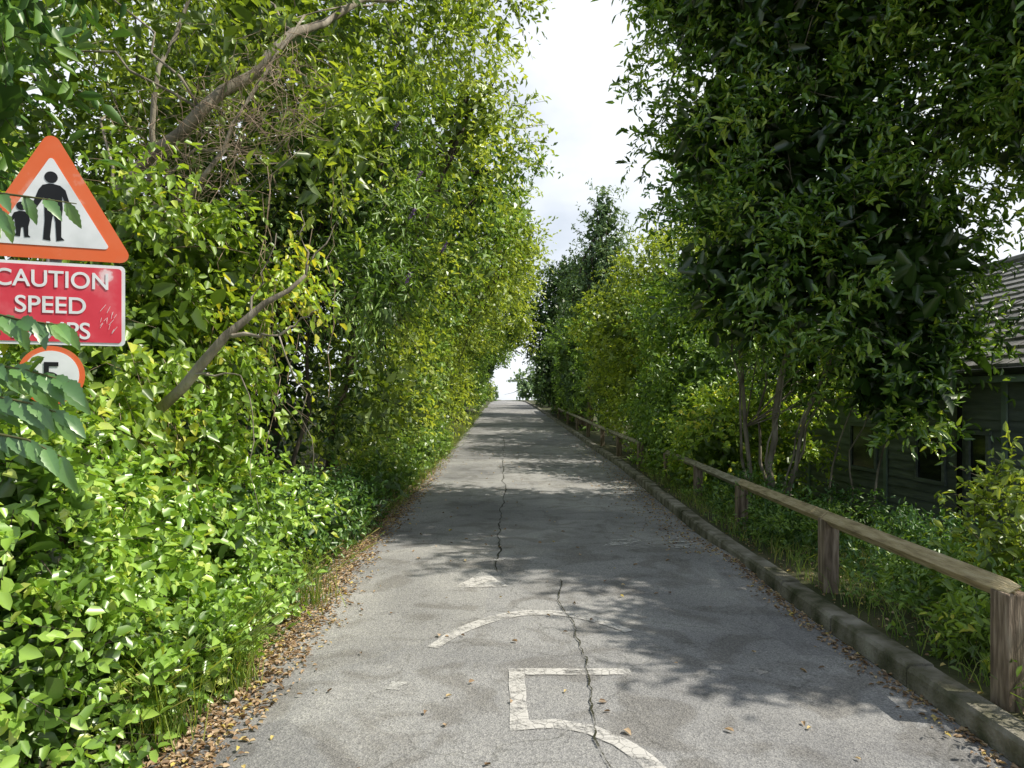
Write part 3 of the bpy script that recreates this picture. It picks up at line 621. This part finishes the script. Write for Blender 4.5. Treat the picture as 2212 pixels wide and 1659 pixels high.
mb.add([(rg[0], Y0 - .3, rg[1]), (rg[0], Y1 + .3, rg[1]), (X0 + 5.8, Y1 + .3, ZE - .1), (X0 + 5.8, Y0 - .3, ZE - .1)], [(0, 1, 2, 3)])
rf = mb.build('roof', M['tiles'], sh)
mb = MB(); mb.tube([(rg[0], Y0 - .3, rg[1] + .02), (rg[0], Y1 + .3, rg[1] + .02)], .09, 8); mb.build('ridge', M['tiles'], rf)
mb = MB(); mb.box((X0 - .33, (Y0 + Y1) / 2, ZE - .17), (.025, Y1 - Y0 + .5, .17)); mb.build('fascia', M['trim'], sh)
mb = MB(); mb.tube([(X0 - .40, Y0 - .3, ZE - .12), (X0 - .40, Y1 + .3, ZE - .12)], .05, 8); mb.build('gutter', M['dark_plastic'], sh)
mb = MB(); mb.tube([(X0 - .40, 10.0, ZE - .15), (X0 - .38, 10.0, ZE - .28), (X0 - .08, 10.0, ZE - .5), (X0 - .08, 10.0, ZF)], .034, 8); mb.build('downpipe', M['dark_plastic'], sh, smooth=True)
for yy in (9.15, 12.0, 15.0, 6.2):
    mb = MB(); mb.box((X0 - .045, yy, (ZF + ZE) / 2), (.03, .09, ZE - ZF)); mb.build('batten', M['trim'], sh)
for (ya, yb, za, zb) in ((9.45, 9.85, .35, 1.15), (12.3, 13.2, .35, 1.15), (10.4, 11.1, .35, 1.15)):
    mb = MB()
    for c, s_ in ((((ya + yb) / 2, zb), (yb - ya + .1, .06)), (((ya + yb) / 2, za), (yb - ya + .1, .06)), ((ya, (za + zb) / 2), (.06, zb - za - .06)), ((yb, (za + zb) / 2), (.06, zb - za - .06))):
        mb.box((X0 - .05, c[0], c[1]), (.04, s_[0], s_[1]))
    wf = mb.build('window', M['cladding'], sh)
    mb = MB(); mb.box((X0 - .034, (ya + yb) / 2, (za + zb) / 2), (.008, yb - ya - .06, zb - za - .06)); mb.build('pane', M['glass'], wf)

# ------------------------------------------------------------------ RIGHT: trees and shrubs
plant('bay_tree', 'big dark glossy leaved evergreen tree with several thin stems on the right', 'tree', (3.95, 10.4, -.1),
      [(4.6, 9.8, 4.6, 2.1, 1.8, 2.3), (4.1, 9.6, 7.2, 2.3, 2.2, 2.0), (4.9, 8.9, 3.2, 1.25, 1.3, 1.4), (3.35, 9.5, 3.3, 1.05, 1.2, 1.2), (6.5, 8.2, 5.8, 1.5, 1.6, 2.0), (5.2, 8.4, 7.4, 1.8, 1.8, 1.6), (2.75, 9.4, 7.4, 1.1, 1.2, 1.0), (5.0, 8.9, 1.9, .8, .8, .75), (3.1, 9.8, 5.3, .9, 1.0, 1.0), (5.6, 9.2, 2.4, .65, .9, .7), (5.0, 11.5, 2.4, 1.0, .8, .8)],
      46000, .12, 'bay', trunks=[([(3.7, 10.4, -.1), (3.6, 10.4, 1.2), (3.5, 10.2, 3.0), (3.3, 9.8, 6)], .04), ([(3.95, 10.3, -.15), (4.0, 10.3, 1.4), (4.2, 9.9, 3.5), (4.4, 9.6, 7)], .055), ([(4.1, 10.2, -.15), (4.3, 10.0, 1.3), (4.9, 9.4, 3.2), (5.8, 8.8, 5.5)], .035),
                            ([(3.6, 10.2, -.1), (3.4, 10.0, 1.1), (3.2, 9.8, 2.6), (3.0, 9.6, 3.6)], .025), ([(4.0, 10.6, -.15), (3.9, 10.7, 1.4), (4.1, 10.4, 3.4)], .03), ([(3.75, 10.1, -.1), (3.75, 9.9, 1.0), (4.0, 9.6, 2.6)], .02), ([(4.2, 10.5, -.2), (4.5, 10.4, 1.2), (4.9, 9.8, 2.6)], .025),
                            ([(4.6, 10.0, -.3), (4.7, 9.8, 1.0), (5.0, 9.3, 2.4)], .018), ([(4.9, 9.8, -.35), (4.8, 9.7, .9), (5.2, 9.1, 2.2)], .016), ([(5.2, 9.9, -.4), (5.35, 9.8, 1.0), (5.5, 9.3, 2.3)], .018), ([(3.85, 9.9, -.1), (4.1, 9.8, 1.1), (4.5, 9.4, 2.6)], .018)],
      stemname='stem', bark='bark', limbs=3, lr=.3, twf=.25, twr=.004, wr=.37, tl=.38, lpt=9, cr=.36, droop=.15, up=.35, core=.5, dens=.7, shell=(.7, 1.08), corek=2.0)
plant('bay_tree', 'nearer evergreen with larger sunlit leaves reaching in at the top right corner', 'tree', (7.2, 6.0, -.5),
      [(6.2, 6.6, 5.4, 1.4, 1.1, 1.4), (6.7, 6.2, 7.0, 1.5, 1.2, 1.2), (5.9, 4.0, 5.1, 1.0, .8, .9), (5.4, 4.7, 4.6, .6, .7, .7), (6.1, 3.5, 4.9, .7, .5, .7)], 20000, .12, 'bay', tr=.08, stemname='stem', bark='bark', limbs=4, twf=.3, wr=.37, tl=.34, lpt=9, cr=.3, droop=.15, up=.35, core=.9, corek=2.0)
SG = 'shrubs crowding the right side of the lane'
plant('hazel_shrub', 'bright low shrub behind the knee rail at the foot of the evergreen', 'shrub', (3.9, 11.9, -.1), [(3.7, 12.0, .9, .75, 1.3, .9), (4.7, 12.6, .8, .9, 1.2, .9)], 7000, .085, 'climber', tr=.02, foliage='foliage', stemname='stem', wr=.6, tl=.3, lpt=7, cr=.22, group=SG)
plant('hazel_shrub', 'leafy shrub spilling over the knee rail towards the kerb in the middle distance', 'shrub', (3.5, 15.0, 0), [(3.75, 14.0, .9, .8, 1.3, 1.0), (3.8, 16.5, 1.1, .85, 1.5, 1.2)], 7000, .095, 'hazel', tr=.03, foliage='foliage', stemname='stem', wr=.5, tl=.35, lpt=7, cr=.25, group=SG)
plant('hazel_shrub', 'mid green leafy shrub on the right just left of the big evergreen', 'shrub', (4.4, 14.5, 0), [(4.2, 14.3, 1.6, 1.35, 1.6, 1.6), (4.4, 15.2, 3.3, 1.6, 1.5, 1.3)], 12000, .10, 'hazel', tr=.04, foliage='foliage', stemname='stem', wr=.55, tl=.35, lpt=7, cr=.3, group=SG)
plant('hazel_shrub', 'rounded sunlit shrub leaning toward the lane in the right middle distance', 'shrub', (4.2, 20.5, .1), [(4.2, 19.5, 1.9, 1.2, 1.8, 1.9), (3.6, 20.5, 3.7, 1.35, 1.7, 1.2), (3.7, 23, 2.6, 1.1, 1.6, 1.9)], 12000, .13, 'willow', tr=.05, foliage='foliage', stemname='stem', wr=.55, tl=.4, lpt=7, cr=.35, group=SG, simple=True)
plant('ash_tree', 'pale green young tree with open crown in front of the conifer', 'tree', (5.0, 19, 0), [(5.0, 18.5, 4.6, 1.5, 1.4, 1.4), (4.2, 20, 5.2, 1.0, 1.2, .9)], 7000, .14, 'willow', tr=.06, wr=.35, tl=.5, lpt=9, cr=.35, simple=True, core=.1)
plant('dark_shrub', 'dark shrub overhanging the far kerb beside the board fence', 'shrub', (3.6, 28, .3), [(3.9, 27.5, 2.2, 1.25, 2.0, 2.1), (3.4, 30, 3.2, 1.3, 2.0, 2.2), (3.4, 33.5, 3.2, 1.2, 2.2, 2.6), (3.2, 37, 3.4, 1.2, 2.2, 2.4)], 12000, .15, 'hazel', tr=.05, foliage='foliage', stemname='stem', wr=.5, tl=.4, lpt=7, cr=.4, group=SG, simple=True)
cb = [(4.6, 32, 2.4 + k * 1.1, 3.0 - k * .33, 2.6 - k * .28, 1.1) for k in range(8)]
plant('conifer_tree', 'tall blue green conifer with pointed top rising in the middle distance', 'tree', (4.6, 32, .4), cb, 20000, .17, 'conifer', trunks=[([(4.6, 32, .4), (4.6, 32, 6), (4.6, 32, 10.2)], .16)], wr=.4, tl=.5, lpt=9, cr=.45, droop=.2, up=.5, simple=True, core=.3, limbs=2)
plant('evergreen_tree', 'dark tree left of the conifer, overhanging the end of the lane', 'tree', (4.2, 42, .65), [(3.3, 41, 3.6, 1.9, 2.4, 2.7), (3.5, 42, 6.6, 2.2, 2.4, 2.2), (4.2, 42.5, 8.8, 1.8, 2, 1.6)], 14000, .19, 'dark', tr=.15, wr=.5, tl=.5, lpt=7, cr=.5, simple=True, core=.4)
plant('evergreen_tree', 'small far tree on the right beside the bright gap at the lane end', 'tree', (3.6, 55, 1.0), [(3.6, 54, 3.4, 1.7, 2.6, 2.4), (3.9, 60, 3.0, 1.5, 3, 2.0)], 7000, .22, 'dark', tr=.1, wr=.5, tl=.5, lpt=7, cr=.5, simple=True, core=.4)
plant('distant_bush', 'sunlit yellowish bush beyond the end of the lane on its left side', 'shrub', (-1.6, 80, 1.4), [(-1.5, 80, 2.1, 1.5, 2, 1.3)], 2500, .22, 'willow', tr=.05, foliage='foliage', stemname='stem', wr=.5, simple=True, cr=.4)
plant('distant_tree', 'hazy distant tree seen through the gap at the end of the lane', 'tree', (6.5, 120, 1.4), [(4.0, 118, 3.6, 2.6, 3, 2.8), (10, 125, 6, 5, 4, 4.5), (.2, 130, 2.2, 3.5, 3, 1.5)], 6000, .45, 'conifer', tr=.2, wr=.6, simple=True, cr=.8, tl=.8)  # bluish leaf colour stands in for distance haze
plant('background_tree', 'broad dark tree behind the shed roof and the big evergreen', 'tree', (9.5, 24, 0), [(8.5, 23, 4.0, 3.0, 2.5, 4.0), (8.0, 24, 8.5, 3.0, 2.6, 2.6)], 9000, .22, 'nettle', tr=.2, wr=.5, tl=.5, cr=.6, simple=True, core=.4)
plant('oak_sapling', 'sunlit young oak sapling in the weeds behind the knee rail', 'sapling', (4.0, 5.3, -.1), [(3.95, 5.3, .5, .40, .35, .4), (3.7, 5.0, .3, .32, .35, .32), (4.1, 5.5, .85, .22, .22, .3)], 2600, .075, 'willow', tr=.014, foliage='foliage', stemname='stem', wr=.45, tl=.3, lpt=9, cr=.12, up=.6, twf=1, twr=.003, core=.1)
WG = 'weeds behind the knee rail'
wl_ = [(3.25, 4.9, .32, 'hazel', 'leafy green weed clump behind the second fence post'), (3.6, 6.4, .36, 'broad', 'broad leaved weed behind the knee rail beyond the oak sapling'), (2.95, 4.1, .27, 'climber', 'pale weed clump just past the nearest fence post'),
       (3.2, 7.6, .35, 'nettle', 'dark weed clump behind the third fence post'), (4.6, 7.6, .4, 'nettle', 'shaded bushy clump under the big evergreen'), (5.2, 6.8, .4, 'nettle', 'shaded weeds in front of the shed wall'), (3.3, 9.3, .4, 'nettle', 'weed clump between rail and evergreen stems'),  # shaded clumps take the darker nettle leaf, their shade is in the colour
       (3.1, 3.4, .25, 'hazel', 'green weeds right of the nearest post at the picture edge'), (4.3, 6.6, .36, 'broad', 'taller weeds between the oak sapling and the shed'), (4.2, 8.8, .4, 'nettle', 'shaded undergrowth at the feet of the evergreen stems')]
for k, (x, y, s, mt, lab) in enumerate(wl_):
    plant('weed_clump', lab, 'weeds', (x, y, gh(x, y)), [(x, y, gh(x, y) + s * .6, s * 1.15, s * 1.2, s * .9)], 1500, .06, mt, tr=.008, foliage='foliage', stemname='stem', wr=.42, tl=.2, lpt=7, cr=.12, up=.6, twf=.4, twr=.002, core=.05, group=WG)
ub = []
for k in range(70):
    y = random.uniform(3.0, 13); x = xr(y) + .38 + abs(random.gauss(0, .9)); s = random.uniform(.1, .24)
    ub.append((x, y, gh(x, y) + s * .7, s * 1.3, s * 1.5, s * random.uniform(.9, 1.7)))
V, var, T = crown(ub, 20000, .05, wr=.42, tl=.15, lpt=7, cr=.1, up=.7, core=0, vb=(1.6, 2.2))
o = link('undergrowth', leaves_mesh('undergrowth', V, var), M['hazel']); o['kind'] = 'stuff'; o['category'] = 'weeds'; o['label'] = 'carpet of small leafy weeds behind the right hand kerb'

# ------------------------------------------------------------------ grass, litter
def blades(name, pts, h, mat, w=.006, label=None):
    P = np.array(pts); n = len(P); H = h * rng.uniform(.3, 1.3, n)[:, None]
    a = rng.uniform(0, 2 * math.pi, n); s = np.stack([np.cos(a), np.sin(a), 0 * a], 1) * w; l = np.stack([np.sin(a) , np.cos(a), 0 * a], 1) * rng.uniform(.1, .9, n)[:, None] * H
    up = np.array([0, 0, 1.0])
    V = np.stack([P - s, P + s, P + s * .7 + l * .35 + up * H * .6, P - s * .7 + l * .35 + up * H * .6, P + l + up * H * .9, P + l * 1.02 + up * H * .89], 1)
    b = (np.arange(n) * 6)[:, None]
    F = np.stack([b + np.array([[0, 1, 2, 3]]), b + np.array([[3, 2, 4, 5]])], 1).reshape(-1, 4)
    o = link(name, make_mesh(name, V.reshape(-1, 3), F4=F, var=np.repeat(rng.random(n), 2)), M[mat]); o['kind'] = 'stuff'; o['category'] = 'grass'
    o['label'] = label
    return o
pts = []
while len(pts) < 8000:
    y = random.uniform(2.2, 15); x = xr(y) + .22 + abs(random.gauss(0, 1.5))
    if x < 6.4: pts.append((x, y, gh(x, y) - .01))
blades('verge_grass', pts, .2, 'grass', .003, 'rough grass growing on the verge behind the kerb on the right')
pts = []
for cx_, cy_, nn, sp in ((-1.52, 3.85, 340, .07), (-1.62, 3.3, 200, .08), (-1.5, 5.4, 120, .1)):
    for k in range(nn): pts.append((cx_ + random.gauss(0, sp), cy_ + random.gauss(0, sp), gh(cx_, cy_)))
for k in range(2500):
    y = random.uniform(6, 40); x = xl(y) - .1 - abs(random.gauss(0, .2)); pts.append((x, y, gh(x, y) - .15))
blades('edge_grass', pts, .46, 'grass', .0032, 'grass tufts standing up through the brambles along the left road edge')
def litter(name, pts, size, label, curl=.2):
    P = np.array(pts); n = len(P); a = rng.uniform(0, 2 * math.pi, n); A = np.stack([np.cos(a), np.sin(a), rng.uniform(-.1, .25, n)], 1)
    Nn = nrm(np.array([0, 0, 1]) + rng.normal(0, .3, (n, 3))); L_ = size * rng.uniform(.5, 1.2, n)
    V = leafV(P, A, Nn, L_, L_ * rng.uniform(.4, .7, n), fold=.3, curl=curl)
    o = link(name, leaves_mesh(name, V, rng.random(n)), M['litter']); o['kind'] = 'stuff'; o['category'] = 'fallen leaves'; o['label'] = label
pts = []
while len(pts) < 8500:
    y = 2 + abs(random.gauss(0, 7.5))
    if y > 40: continue
    x = xl(y) - .14 + random.gauss(0, .13) + (.08 if y < 7 else 0)
    if x < xl(y) - .5 or x > xl(y) + .45: continue
    z = max(gh(x, y), rz(x, y) if x > xl(y) - .28 else -9) + random.uniform(.004, .02)
    pts.append((x, y, z))
litter('leaf_litter', pts, .036, 'band of brown fallen leaves along the left edge of the road')
pts = []
while len(pts) < 2000:
    y = 2.5 + abs(random.gauss(0, 10))
    if y > 45: continue
    x = xr(y) - abs(random.gauss(0, .07 if y < 7 else .3)) - .01
    pts.append((x, y, rz(x, y) + random.uniform(.004, .012)))
for k in range(1200):
    y = random.uniform(2.5, 15); x = xr(y) + .2 + abs(random.gauss(0, .7)); pts.append((x, y, gh(x, y) + .02))
litter('kerb_litter', pts, .034, 'brown fallen leaves gathered against the right hand kerb')
pts = []
for k in range(300):
    y = random.uniform(2.8, 25); x = random.uniform(xl(y), xr(y)); pts.append((x, y, rz(x, y) + .012))
litter('scattered_leaves', pts, .042, 'odd yellow and brown leaves scattered over the asphalt')

# ------------------------------------------------------------------ camera, light, world
cam = bpy.data.cameras.new('camera'); co = bpy.data.objects.new('camera', cam); COL.objects.link(co)
co.location = (0, 0, 1.6); co.rotation_euler = (R(90), 0, 0)
cam.sensor_width = 36; cam.lens = 700 / 1024 * 36; cam.shift_x = 9 / 1024; cam.shift_y = 16 / 1024; cam.clip_end = 3000; cam.clip_start = .05
scene.camera = co
AZ, EL = R(100), R(52)
s = Vector((math.sin(AZ) * math.cos(EL), math.cos(AZ) * math.cos(EL), math.sin(EL)))
ld = bpy.data.lights.new('sun', 'SUN'); ld.energy = 5.0; ld.angle = R(.5); ld.color = (1, .96, .88)
lo = bpy.data.objects.new('sun', ld); COL.objects.link(lo); lo.rotation_euler = s.to_track_quat('Z', 'Y').to_euler(); lo.location = (20, 0, 30)
w = bpy.data.worlds.new('World'); scene.world = w; w.use_nodes = True
N, L = w.node_tree.nodes, w.node_tree.links; N.clear()
sky = N.new('ShaderNodeTexSky'); sky.sky_type = 'NISHITA'; sky.sun_disc = False; sky.sun_elevation = EL; sky.sun_rotation = AZ; sky.air_density = 1.0; sky.dust_density = 1.0
tc = N.new('ShaderNodeTexCoord'); no = N.new('ShaderNodeTexNoise'); no.inputs['Scale'].default_value = 2.6; no.inputs['Detail'].default_value = 7; no.inputs['Roughness'].default_value = .5
mp = N.new('ShaderNodeMapping'); mp.inputs['Scale'].default_value = (1, 1, 1.8); mp.inputs['Location'].default_value = (.3, .2, .1)
L.new(tc.outputs['Generated'], mp.inputs[0]); L.new(mp.outputs[0], no.inputs['Vector'])
r = ramp(N, [(.36, (.6, .6, .6)), (.52, (1, 1, 1))]); L.new(no.outputs['Fac'], r.inputs[0])
# a bright cloud bank stands over the far end of the lane; the unseen rest is made bluer to weaken the fill
sp = N.new('ShaderNodeSeparateXYZ'); L.new(tc.outputs['Generated'], sp.inputs[0])
mr = N.new('ShaderNodeMapRange'); mr.interpolation_type = 'SMOOTHSTEP'; mr.inputs['From Min'].default_value = .2; mr.inputs['From Max'].default_value = .75; mr.inputs['To Min'].default_value = .28; mr.inputs['To Max'].default_value = 1.0
L.new(sp.outputs['Y'], mr.inputs['Value'])
mu = N.new('ShaderNodeMath'); mu.operation = 'MULTIPLY'; L.new(r.outputs[0], mu.inputs[0]); L.new(mr.outputs[0], mu.inputs[1])
mx = N.new('ShaderNodeMix'); mx.data_type = 'RGBA'; L.new(mu.outputs[0], mx.inputs[0]); L.new(sky.outputs[0], mx.inputs[6]); mx.inputs[7].default_value = (8.9, 9.3, 9.8, 1)
bg = N.new('ShaderNodeBackground'); bg.inputs['Strength'].default_value = .12; L.new(mx.outputs[2], bg.inputs[0])
ou = N.new('ShaderNodeOutputWorld'); L.new(bg.outputs[0], ou.inputs[0])
scene.view_settings.view_transform = 'Standard'; scene.view_settings.look = 'None'; scene.view_settings.exposure = 0
